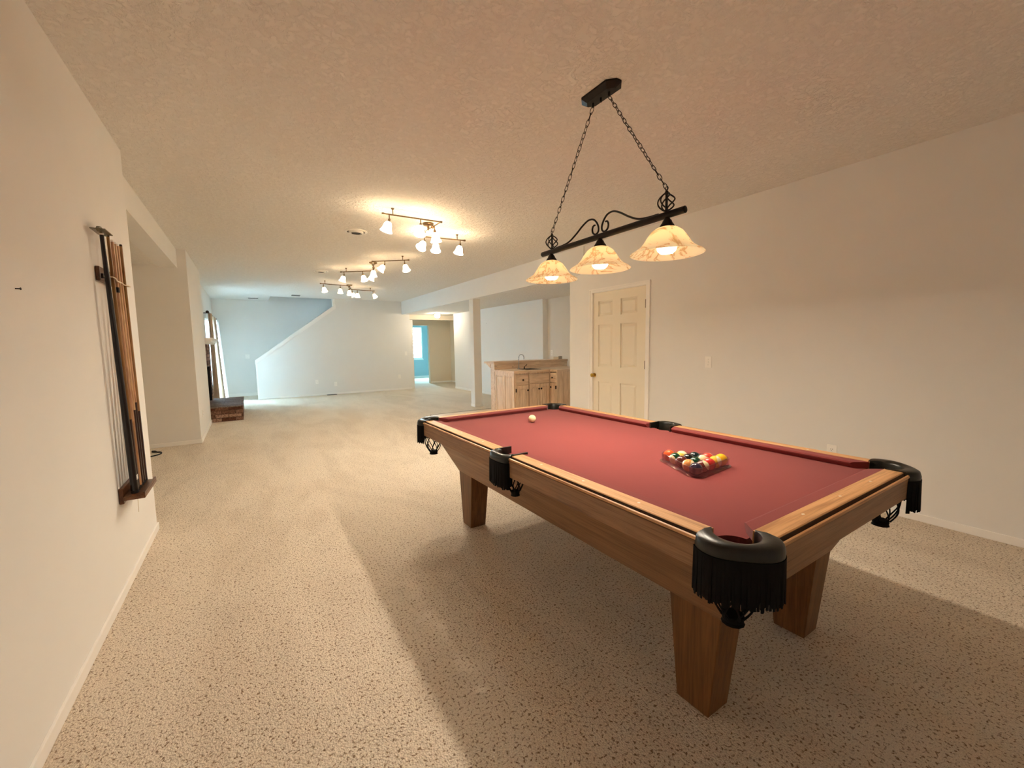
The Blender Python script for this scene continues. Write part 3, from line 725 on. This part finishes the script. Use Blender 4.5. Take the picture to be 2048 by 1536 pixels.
for k, (yb, yt, zt, sm, bm_, bl, nm, lab) in enumerate(CUES):
    a = Vector((XL+.064, yb, .5352)); b = Vector((XL+.044, yt, zt)); d = b-a; L = d.length; u = d.normalized()
    c = thing(nm, a, lab, 'cue', 'cues standing in the wall rack')
    at = lambda s: a+u*s
    f = 1.0 if k else 1.3
    rad = lambda s: f*(.0145-(.0145-.0072)*min(1, s/L))
    MB().tube([at(bl), at(bl+.002), at(L*.7), at(L-.012)], [rad(bl), rad(bl), rad(L*.7), rad(L-.012)], 12).build('shaft', sm, c, a, smooth=True)
    MB().tube([at(.018), at(.05), at(bl)], [rad(0), rad(.05), rad(bl)], 12).build('butt', bm_, c, a, smooth=True)
    MB().tube([at(0), at(.002), at(.018)], [rad(0)*.8, rad(0)*1.02, rad(0)], 12).build('bumper', BLACK, c, a, smooth=True)
    MB().tube([at(L-.012), at(L-.003), at(L)], [rad(L), rad(L), rad(L)*.8], 12).build('tip', PLAST if k not in (1, 5) else DARKM, c, a, smooth=True)
    if k == 0:
        m = MB()
        e = at(L)
        prof = [(-.10, .006), (-.07, -.006), (-.045, .004), (-.02, -.004), (0, .004), (.025, -.004), (.05, .004), (.07, -.006), (.10, .002), (.07, .022), (.03, .026), (0, .022), (-.04, .026), (-.07, .022)]
        m.loft([[(e.x-.006, e.y+p*.8+.005, e.z+q_) for p, q_ in prof], [(e.x+.006, e.y+p*.8+.005, e.z+q_) for p, q_ in prof]])
        m.box(e.x-.03, e.y-.07, e.z+.004, e.x+.03, e.y+.08, e.z+.008)
        m.build('bridge_head', plain('worn_steel', (120, 112, 92), .35, .8), c, a)
        MB().box(e.x*0+at(.09).x+.0165, at(.09).y-.012, at(.09).z-.012, at(.09).x+.0178, at(.09).y+.012, at(.09).z+.016).build('sticker', PLAST, c, a)
    if k == 2:
        MB().tube([at(L-.30), at(L-.27)], .0098, 10).build('ferrule_band', BLACK, c, a, smooth=True)
# ================================================================ WALL PLATES
def plate(name, axis, sgn, u, v, plane, kind, label, group=None, s=1.0):
    """axis 0: on an X plane (u = y), axis 1: on a Y plane (u = x); sgn: outward direction"""
    loc = (plane, u, v) if axis == 0 else (u, plane, v)
    t = thing(name, loc, label, 'outlet' if 'outlet' in name else 'light switch', group)
    def bx(u0, v0, d0, u1, v1, d1):
        a, b = plane+sgn*d0, plane+sgn*d1; a, b = min(a, b), max(a, b)
        return MB().box(a, u+u0, v+v0, b, u+u1, v+v1) if axis == 0 else MB().box(u+u0, a, v+v0, u+u1, b, v+v1)
    w, h = .036*s, .060
    bx(-w, -h, .0005, w, h, .007).build('cover_plate', PLAST, t, loc, bevel=.002)
    if kind == 'switch':
        bx(-.005, -.012, .006, .005, .012, .014).build('toggle', PLAST, t, loc)
        for z in (-.03, .03): bx(-.002, z-.002, .0068, .002, z+.002, .0075).build('screw', SLOT, t, loc)
    else:
        for z in (-.021, .021):
            f = bx(-.016, z-.015, .0065, .016, z+.015, .009).build('receptacle', PLAST, t, loc, bevel=.002)
            m = MB()
            for q in (-.006, .006):
                w_ = bx(q-.001, z-.001, .0088, q+.001, z+.008, .0094); m.add(w_.v, w_.f)
            w_ = bx(-.002, z-.009, .0088, .002, z-.005, .0094); m.add(w_.v, w_.f)
            m.build('slot', SLOT, f, loc)
plate('light_switch', 0, -1, 2.614, 1.138, XR, 'switch', 'white toggle switch on the right wall beside the panel door')
plate('wall_outlet', 0, -1, 1.468, .405, XR, 'outlet', 'white outlet low on the right wall behind the pool table')
plate('wall_outlet', 0, 1, 7.9, .378, -.646, 'outlet', 'outlet low on the left wall end next to the brick hearth')
plate('wall_outlet', 1, -1, 1.607, .39, YF, 'outlet', 'blank looking white outlet left of the other on the stair wall', 'outlets on the stair wall')
plate('wall_outlet', 1, -1, 2.10, .30, YF, 'outlet', 'white outlet low on the stair wall above the dark floor vent', 'outlets on the stair wall')
plate('wall_outlet', 1, -1, 3.976, .418, YF, 'outlet', 'outlet low on the stair wall near its right end by the hallway', 'outlets on the stair wall')
plate('light_switch', 1, -1, 4.213, 1.133, YF, 'switch', 'switch on the right end of the stair wall by the hallway')
plate('light_switch', 1, -1, -.012, 1.135, YS, 'switch', 'double wide switch on the pale wall at the foot of the stairs', None, 1.5)
plate('wall_outlet', 0, -1, 7.30, 1.165, 5.68, 'outlet', 'outlet on the alcove wall above the raised bar top')
# nails left in the walls, floor register, cord
def nail(p, d, label):
    p = Vector(p); d = Vector(d)
    o = MB().tube([p-d*.004, p+d*.012], .002, 8).tube([p+d*.012, p+d*.014], .0045, 8).build('wall_nail', DARKM, None, tuple(p)); tag(o, label, 'nail')
nail((XL, 2.139, 1.569), (1, 0, 0), 'small dark nail left in the bare left wall near the camera')
nail((5.5525, 10.0, 1.945), (-1, 0, 0), 'tiny dark nail high on the pale alcove wall right of the post')
t = thing('floor_vent', (1.98, YF-.09, 0), 'dark metal floor vent on the carpet against the stair wall', 'floor vent'); org = (1.98, YF-.09, 0)
MB().box(1.84, YF-.15, .001, 2.10, YF-.03, .012).build('vent_plate', plain('dark_bronze_vent', (46, 40, 36), .5, .4), t, org, bevel=.003)
m = MB()
for k in range(9): m.box(1.86+k*.027, YF-.14, .0115, 1.872+k*.027, YF-.04, .0128)
m.build('vent_louvre', SLOT, t, org)
cv = smoothcurve([(-1.45, 6.70), (-1.25, 6.74), (-1.115, 6.83), (-1.04, 6.93), (-1.05, 7.04), (-1.10, 7.08)], 30)
t = thing('power_cord', (-1.1, 6.9, 0), 'short dark cord lying on the carpet in the left recess', 'cord'); org = (-1.1, 6.9, 0)
MB().tube([(p.x, p.y, .009) for p in cv], .008, 8).build('cable', BLACK, t, org, smooth=True)
MB().tube([(cv[-1].x, cv[-1].y, .012), (cv[-1].x-.02, cv[-1].y+.02, .014), (cv[-1].x-.05, cv[-1].y+.04, .014)], [.009, .015, .013], 8).build('plug', BLACK, t, org, smooth=True)
# ================================================================ WET BAR
BX0, BXI, BX1 = 3.76, 4.52, 5.40       # left end, inner corner, right end
BY0, BYR, BYB = 5.86, 5.66, 6.50       # front of the run, front of the return, back
CZ = .875; VZ = .0062
def arch_panel(m, side, a0, a1, z0, z1, d):
    """raised panel with a pointed arch top; side 'N' faces -Y at plane d, 'L' faces -X at plane d"""
    mid = (a0+a1)/2; r = (a1-a0)/2
    out = [(a0, z0), (a1, z0), (a1, z1-r*1.0)]
    out += [(mid+r*cos(t)*(1), z1-r+r*.98*sin(t)**.8) for t in [pi*i/12 for i in range(1, 12)]]+[(a0, z1-r)]
    g = r*.22
    inn = [(mid+(p-mid)*(1-g/r), (z0+z1)/2+(q_-(z0+z1)/2)*(1-2*g/(z1-z0))) for p, q_ in out]
    f = (lambda p, q_, e: (p, d+e, q_)) if side == 'N' else (lambda p, q_, e: (d+e, p, q_))
    m.loft([[f(p, q_, .0) for p, q_ in out], [f(p, q_, -.0065) for p, q_ in inn]], True, True)
def front(parent, org, side, a0, a1, z0, z1, plane, name, arch, knob, hinge=None):
    m = MB()
    fb = (lambda p0, p1, q0, q1, e0, e1: m.box(p0, plane+e0, q0, p1, plane+e1, q1)) if side == 'N' else (lambda p0, p1, q0, q1, e0, e1: m.box(plane+e0, p0, q0, plane+e1, p1, q1))
    if arch:
        w = min(.05, (a1-a0)*.2)
        fb(a0, a1, z0, z1, -.012, 0); fb(a0, a0+w, z0, z1, -.019, -.012); fb(a1-w, a1, z0, z1, -.019, -.012); fb(a0+w, a1-w, z0, z0+w, -.019, -.012)
        mid = (a0+a1)/2; r = (a1-a0)/2-w; zt = z1-w*.9
        n = 12; top = []
        for i in range(n+1):
            tt = pi*i/n; top.append((mid-r*cos(tt), zt-r+r*.98*max(0, sin(tt))**.8))
        g = (lambda p, q_, e: (p, plane+e, q_)) if side == 'N' else (lambda p, q_, e: (plane+e, p, q_))
        poly = top+[(a1-w, z1), (a0+w, z1)]
        m.loft([[g(p, q_, -.012) for p, q_ in poly], [g(p, q_, -.019) for p, q_ in poly]])
        arch_panel(m, side, a0+w+.008, a1-w-.008, z0+w+.01, zt-.01, plane-.012)
        if a1-a0 < .3: pass
    else:
        fb(a0, a1, z0, z1, -.019, 0)
    o = m.build(name, PICK[2 if arch else (0 if side == 'N' else 1)], parent, org, bevel=.0025)
    for ka, kz in knob:
        Tk = (Matrix.Translation((ka, plane-.019, kz)) @ Matrix.Rotation(R(90), 4, 'X')) if side == 'N' else (Matrix.Translation((plane-.019, ka, kz)) @ Matrix.Rotation(R(-90), 4, 'Y'))
        MB().lathe([(.006, 0), (.006, .012), (.016, .018), (.017, .024), (.010, .029), (.001, .030)], 14, Tk).build('knob', DARKM, o, org, smooth=True)
    for ha, hz in hinge or []:
        (MB().box(ha-.006, plane-.022, hz-.03, ha+.006, plane, hz+.03) if side == 'N' else MB().box(plane-.022, ha-.006, hz-.03, plane, ha+.006, hz+.03)).build('hinge', DARKM, o, org)
    return o
# left unit
org = (3.90, 6.15, VZ)
t = thing('base_cabinet', org, 'pickled oak bar cabinet with panelled end, one drawer over one door', 'cabinet')
MB().box(BX0+.02, BY0+.02, VZ+.09, 4.048, BYB-.06, CZ).box(BX0+.02, BY0+.07, VZ, 4.048, BYB-.06, VZ+.09).build('carcass', PICK[2], t, org)
MB().box(BX0+.02, BY0, VZ+.09, BX0+.045, BY0+.02, CZ).box(4.030, BY0, VZ+.09, 4.048, BY0+.02, CZ).box(BX0+.045, BY0, .655, 4.030, BY0+.02, .680).box(BX0+.045, BY0, .845, 4.030, BY0+.02, CZ).build('face_frame', PICK[2], t, org, bevel=.002)
m = MB().box(BX0, BY0, VZ, BX0+.019, BYB-.002, CZ)
for y0, y1 in ((BY0, BY0+.05), (6.155, 6.205), (BYB-.052, BYB-.002)): m.box(BX0-.008, y0, VZ, BX0, y1, CZ)
for y0, y1 in ((BY0+.05, 6.155), (6.205, BYB-.052)):
    m.box(BX0-.008, y0, VZ, BX0, y1, VZ+.11).box(BX0-.008, y0, CZ-.055, BX0, y1, CZ)
    m.hexa([(BX0, y0+.015, VZ+.125), (BX0, y1-.015, VZ+.125), (BX0, y1-.015, CZ-.07), (BX0, y0+.015, CZ-.07),
            (BX0-.006, y0+.035, VZ+.145), (BX0-.006, y1-.035, VZ+.145), (BX0-.006, y1-.035, CZ-.09), (BX0-.006, y0+.035, CZ-.09)])
m.build('end_panel', PICK[2], t, org, bevel=.002)
front(t, org, 'N', 3.787, 4.036, .672, .842, BY0, 'drawer', False, [(3.915, .755)])
front(t, org, 'N', 3.787, 4.036, .115, .660, BY0, 'door', True, [(4.012, .575)], [(3.79, .58), (3.79, .19)])
# sink unit
org = (4.28, 6.15, VZ)
t = thing('sink_cabinet', org, 'pickled oak sink cabinet with a pair of arched doors under one wide false front', 'cabinet')
MB().box(4.052, BY0+.02, VZ+.09, BXI-.002, BYB-.06, CZ-.16).box(4.052, BY0+.07, VZ, BXI-.002, BYB-.06, VZ+.09).build('carcass', PICK[2], t, org)
MB().box(4.052, BY0, VZ+.09, 4.060, BY0+.02, CZ).box(4.485, BY0, VZ+.09, BXI-.002, BY0+.02, CZ).box(4.060, BY0, .655, 4.485, BY0+.02, .690).box(4.060, BY0, .845, 4.485, BY0+.02, CZ).build('face_frame', PICK[2], t, org, bevel=.002)
front(t, org, 'N', 4.058, 4.486, .684, .844, BY0, 'false_front', False, [])
front(t, org, 'N', 4.058, 4.269, .115, .672, BY0, 'door', True, [(4.248, .585)])
front(t, org, 'N', 4.275, 4.486, .115, .672, BY0, 'door', True, [(4.298, .585)])
# return unit
org = (4.75, 6.0, VZ)
t = thing('corner_cabinet', org, 'pickled oak corner cabinet turned sideways at the right end of the bar', 'cabinet')
MB().box(BXI+.02, BYR+.02, VZ+.09, BX1-.02, BYB-.06, CZ).box(BXI+.06, BYR+.02, VZ, BX1-.02, BYB-.06, VZ+.09).build('carcass', PICK[2], t, org)
MB().box(BXI, BYR, VZ, BX1-.02, BYR+.019, CZ).build('end_panel', PICK[2], t, org)
MB().box(BXI, BYR+.019, VZ+.09, BXI+.02, BYR+.030, CZ).box(BXI, BY0-.012, VZ+.09, BXI+.02, BY0+.019, CZ).build('face_frame', PICK[2], t, org)
front(t, org, 'L', BYR+.024, BY0-.016, .690, .850, BXI, 'drawer', False, [(5.755, .770)])
front(t, org, 'L', BYR+.024, BY0-.016, .115, .672, BXI, 'door', True, [(5.795, .60)], [(BYR+.026, .60)])
# counter
org = (4.5, 6.2, CZ)
t = thing('countertop', org, 'cream laminate worktop with an oak edge over the three bar cabinets', 'countertop')
SX0, SX1, SY0, SY1 = 4.14, 4.42, 6.02, 6.32
m = MB().box(BX0-.012, BY0-.02, CZ+.001, SX0, BYB-.001, .910).box(SX0, BY0-.02, CZ+.001, SX1, SY0, .910).box(SX0, SY1, CZ+.001, SX1, BYB-.001, .910).box(SX1, BY0-.02, CZ+.001, BX1, BYB-.001, .910).box(BXI-.02, BYR-.02, CZ+.001, BX1, BY0-.02, .910)
m.build('laminate', COUNTER, t, org)
MB().box(BX0-.018, BY0-.026, CZ, BXI-.02, BY0-.02, .911).box(BX0-.018, BY0-.02, CZ, BX0-.012, BYB-.001, .911).box(BXI-.026, BYR-.026, CZ, BXI-.02, BY0-.026, .911).box(BXI-.02, BYR-.026, CZ, BX1, BYR-.02, .911).build('edge_strip', PICK[0], t, org)
m = MB().box(SX0+.005, SY0+.005, .765, SX1-.005, SY1-.005, .77)
m.box(SX0+.002, SY0+.002, .765, SX0+.008, SY1-.002, .912).box(SX1-.008, SY0+.002, .765, SX1-.002, SY1-.002, .912).box(SX0+.008, SY0+.002, .765, SX1-.008, SY0+.008, .912).box(SX0+.008, SY1-.008, .765, SX1-.008, SY1-.002, .912)
m.box(SX0-.012, SY0-.012, .9102, SX1+.012, SY0, .914).box(SX0-.012, SY1, .9102, SX1+.012, SY1+.012, .914).box(SX0-.012, SY0, .9102, SX0, SY1, .914).box(SX1, SY0, .9102, SX1+.012, SY1, .914)
m.build('sink_bowl', plain('stainless_sink', (110, 104, 96), .3, .9), t, org)
# raised bar behind
org = (4.6, 6.57, VZ)
t = thing('raised_bar', org, 'pickled oak raised bar ledge with moulded overhang behind the sink', 'bar')
m = MB().box(BX0-.012, BYB, VZ, 5.45, BYB+.14, 1.015)
m.build('bar_wall', PICK[0], t, org)
m = MB()
for x0, x1 in ((3.80, 4.12), (4.16, 4.50), (4.54, 5.02), (5.06, 5.38)): m.box(x0, BYB-.005, .925, x1, BYB, .998)
m.build('backsplash_panel', PICK[0], t, org, bevel=.002)
MB().box(BX0-.03, BYB-.012, 1.016, 5.46, BYB+.36, 1.050).build('bar_top', PICK[0], t, org, bevel=.005)
m = MB().prism([(BYB+.14, 1.015), (BYB+.30, 1.015), (BYB+.27, .995), (BYB+.24, .990), (BYB+.20, .965), (BYB+.165, .945), (BYB+.14, .935)], 0, BX0-.02, BX0+.05)
m.build('corbel', PICK[0], t, org)
# faucet, things on the bar
org = (4.20, 6.385, .911)
t = thing('bar_faucet', org, 'chrome gooseneck faucet standing at the bar sink', 'faucet')
MB().lathe([(.026, .9115), (.024, .918), (.012, .924), (.010, .96)], 16, Matrix.Translation((4.20, 6.385, 0))).build('faucet_base', CHROME, t, org, smooth=True)
pts = [(4.20, 6.385, .93), (4.20, 6.385, 1.08)]+[(4.20+.045-.045*cos(a), 6.385-.03*(1-cos(a))/2*1.2, 1.12+.055*sin(a)) for a in [pi*i/10 for i in range(11)]]+[(4.29, 6.349, 1.085)]
MB().tube(pts, .008, 10).build('spout', CHROME, t, org, smooth=True)
MB().lathe([(.014, .9115), (.010, .93), (.008, .945)], 12, Matrix.Translation((4.32, 6.38, 0))).tube([(4.32, 6.38, .945), (4.345, 6.33, .985)], .006, 8).build('lever', DARKM, t, org, smooth=True)
org = (5.22, 6.65, 1.0505)
t = thing('tissue_box', org, 'white carton on the right end of the raised bar top', 'box')
MB().box(5.16, 6.58, 1.0505, 5.29, 6.70, 1.105).build('carton', plain('white_card', (244, 238, 226), .6), t, org, bevel=.003)
MB().box(5.19, 6.61, 1.1045, 5.26, 6.67, 1.106).build('carton_lid', plain('off_white_card', (226, 218, 204), .6), t, org)
org = (5.37, 6.62, 1.0505)
t = thing('small_canister', org, 'small grey-beige canister right of the white carton on the bar', 'canister')
MB().lathe([(.035, 1.0505), (.036, 1.055), (.036, 1.098)], 20, Matrix.Translation((5.37, 6.62, 0))).build('canister_body', plain('grey_beige', (176, 160, 138), .5), t, org, smooth=True)
MB().lathe([(.038, 1.098), (.038, 1.108), (.001, 1.110)], 20, Matrix.Translation((5.37, 6.62, 0))).build('canister_lid', plain('grey_lid', (150, 138, 122), .5), t, org, smooth=True)
# ================================================================ FIREPLACE
FX = -.76; org = (FX, 10.2, 0)
t = thing('fireplace', org, 'rustic brick fireplace with raised hearth and white mantel on the left wall', 'fireplace')
FY0, FY1 = 9.395, 11.10
m = MB().box(FX+.001, FY0, .28, FX+.075, 9.78, 1.455).box(FX+.001, 10.72, .28, FX+.075, FY1, 1.455).box(FX+.001, 9.78, 1.02, FX+.075, 10.72, 1.455)
m.build('brick_surround', BRICK, t, org)
m = MB().box(FX+.001, 9.78, .28, FX+.01, 10.72, 1.02).box(FX+.01, 9.78, .28, FX+.07, 9.80, 1.02).box(FX+.01, 10.70, .28, FX+.07, 10.72, 1.02).box(FX+.01, 9.80, 1.0, FX+.07, 10.70, 1.02)
m.build('firebox', plain('firebox_black', (20, 17, 15), .8), t, org)  # firebox back and sides in one flat black
MB().box(FX+.001, FY0, 0, -.145, FY1-.02, .262).build('hearth_base', BRICK, t, org)
MB().box(FX+.001, FY0-.012, .262, -.132, FY1-.01, .283).build('hearth_cap', BRICKT, t, org, bevel=.004)
m = MB().box(FX+.001, FY0-.0, 1.525, -.53, FY1+.08, 1.565).box(FX+.001, FY0, 1.49, -.55, FY1+.06, 1.525).box(FX+.001, FY0, 1.455, -.58, FY1+.04, 1.49)
m.build('mantel', SMOOTH, t, org, bevel=.004)
# ================================================================ CURTAINS
RX, RZ = -.685, 2.165
t = thing('curtain_rod', (RX, 12.5, RZ), 'dark curtain rod with ball finials over the patio door', 'curtain rod'); org = (RX, 12.5, RZ)
MB().tube([(RX, 11.27, RZ), (RX, 13.86, RZ)], .012, 10).build('rod', DARKM, t, org, smooth=True)
for y in (11.24, 13.9): MB().sphere((RX, y, RZ), .032, 14, 10).build('finial', DARKM, t, org, smooth=True)
for y in (11.275, 13.82): MB().box(-.7595, y-.012, RZ-.03, RX, y+.012, RZ-.013).build('bracket', DARKM, t, org)
def drape(name, y0, y1, x0f, amp, folds, mat, label, z1=RZ-.024, z0=.015, thick=.004, wrap=False):
    n = folds*8+1; rows = []
    for iz in range(15):
        tz = iz/14; z = z1+(z0-z1)*tz
        xc, ya, yb = x0f(tz, y0, y1)
        row = []
        for i in range(n):
            u = i/(n-1); x = xc+amp*(.5+.5*tz)*sin(2*pi*folds*u+.4*sin(tz*3))
            if wrap: k = max(0, (u-.82)/.18); k = k*k*(3-2*k); x = x*(1-k)+(-.752)*k
            row.append((x, ya+(yb-ya)*u, z))
        rows.append(row)
    m = MB()
    back = [[(x-thick, y, z) for x, y, z in r] for r in rows]
    m.loft([f+b[::-1] for f, b in zip(rows, back)], True, True)
    c = thing(name, (RX, (y0+y1)/2, z0), label, 'curtain', 'curtains at the patio door')
    m.build('fabric', mat, c, (RX, (y0+y1)/2, z0), smooth=True, ang=80)
    return c
c1 = drape('curtain', 11.30, 11.56, lambda t, a, b: (RX+.035, a, b), .055, 4, CURT, 'taupe drape at the fireplace side of the patio door')
c2 = drape('curtain', 12.36, 13.16, lambda t, a, b: (RX+.030+.055*t, a+.08*sin(pi*t), b), .048, 8, CURT, 'taupe drape at the stair side of the patio door')
c4 = drape('sheer_curtain', 11.45, 13.20, lambda t, a, b: (RX-.047, a, b), .008, 14, SHEER, 'bright white sheer curtain added between the two taupe drapes to diffuse the daylight')  # sheer added across the glass to spread and weaken the daylight
c3 = drape('sheer_curtain', 13.17, 13.86, lambda t, a, b: (RX+.062+.10*t, a, b), .012, 9, LINING, 'bright white curtain beside the stair end of the patio door', z1=RZ-.05, wrap=True)
for c, y in ((c1, (11.32, 11.54)), (c2, (12.40, 13.12))):
    m = MB()
    for k in range(6):
        yy = y[0]+(y[1]-y[0])*k/5
        m.tube([(RX+.018*cos(2*pi*j/14), yy, RZ+.018*sin(2*pi*j/14)) for j in range(14)], .0025, 5, True)
    m.build('curtain_rings', DARKM, c, c.location, smooth=True)
# ================================================================ TREES OUTSIDE THE BEDROOM WINDOW
GREEN = plain('leaf_green', (84, 128, 104), .7, 0, .2, .2, 3)
BARK = plain('bark', (74, 64, 54), .9)
def tree(x, y, h, label):
    t = thing('tree', (x, y, -.3), label, 'tree', 'trees outside the bedroom window'); org = (x, y, -.3)
    m = MB().tube([(x, y, -.3), (x+.05, y, h*.5), (x-.05, y, h)], [.10, .07, .03], 8)
    for k in range(9):
        a = k*2.4; z = h*(.25+.07*k); L = .9
        m.tube([(x, y, z), (x+L*.5*cos(a), y+L*.5*sin(a), z+.25), (x+L*cos(a), y+L*sin(a), z+.3)], [.03, .02, .008], 6)
    m.build('trunk', BARK, t, org, smooth=True)
    m = MB()
    for k in range(420):
        a = random.uniform(0, 2*pi); r = 1.2*math.sqrt(random.random()); z = h*random.uniform(.2, 1.05); s = random.uniform(.03, .07)
        c = Vector((x+r*cos(a), y+r*sin(a), z)); u = Vector((random.gauss(0, 1), random.gauss(0, 1), random.gauss(0, 1))).normalized(); v = u.orthogonal().normalized(); w = u.cross(v)*.12
        m.add([c-u*s, c-v*s*.5+w*s, c+u*s, c+v*s*.5+w*s, c-v*s*.0-w*s], [(0, 1, 2, 3), (0, 4, 1), (1, 4, 2), (2, 4, 3), (3, 4, 0)])
    o = m.build('foliage', GREEN, t, org); o['kind'] = 'stuff'
tree(7.0, 21.0, 3.6, 'leafy tree outside the bedroom window'); tree(8.4, 23.0, 4.0, 'second leafy tree further from the bedroom window')
struct('floor_yard', MB().box(1, 17.6, -.4, 14, 30, -.3), plain('lawn', (150, 170, 140), .9))
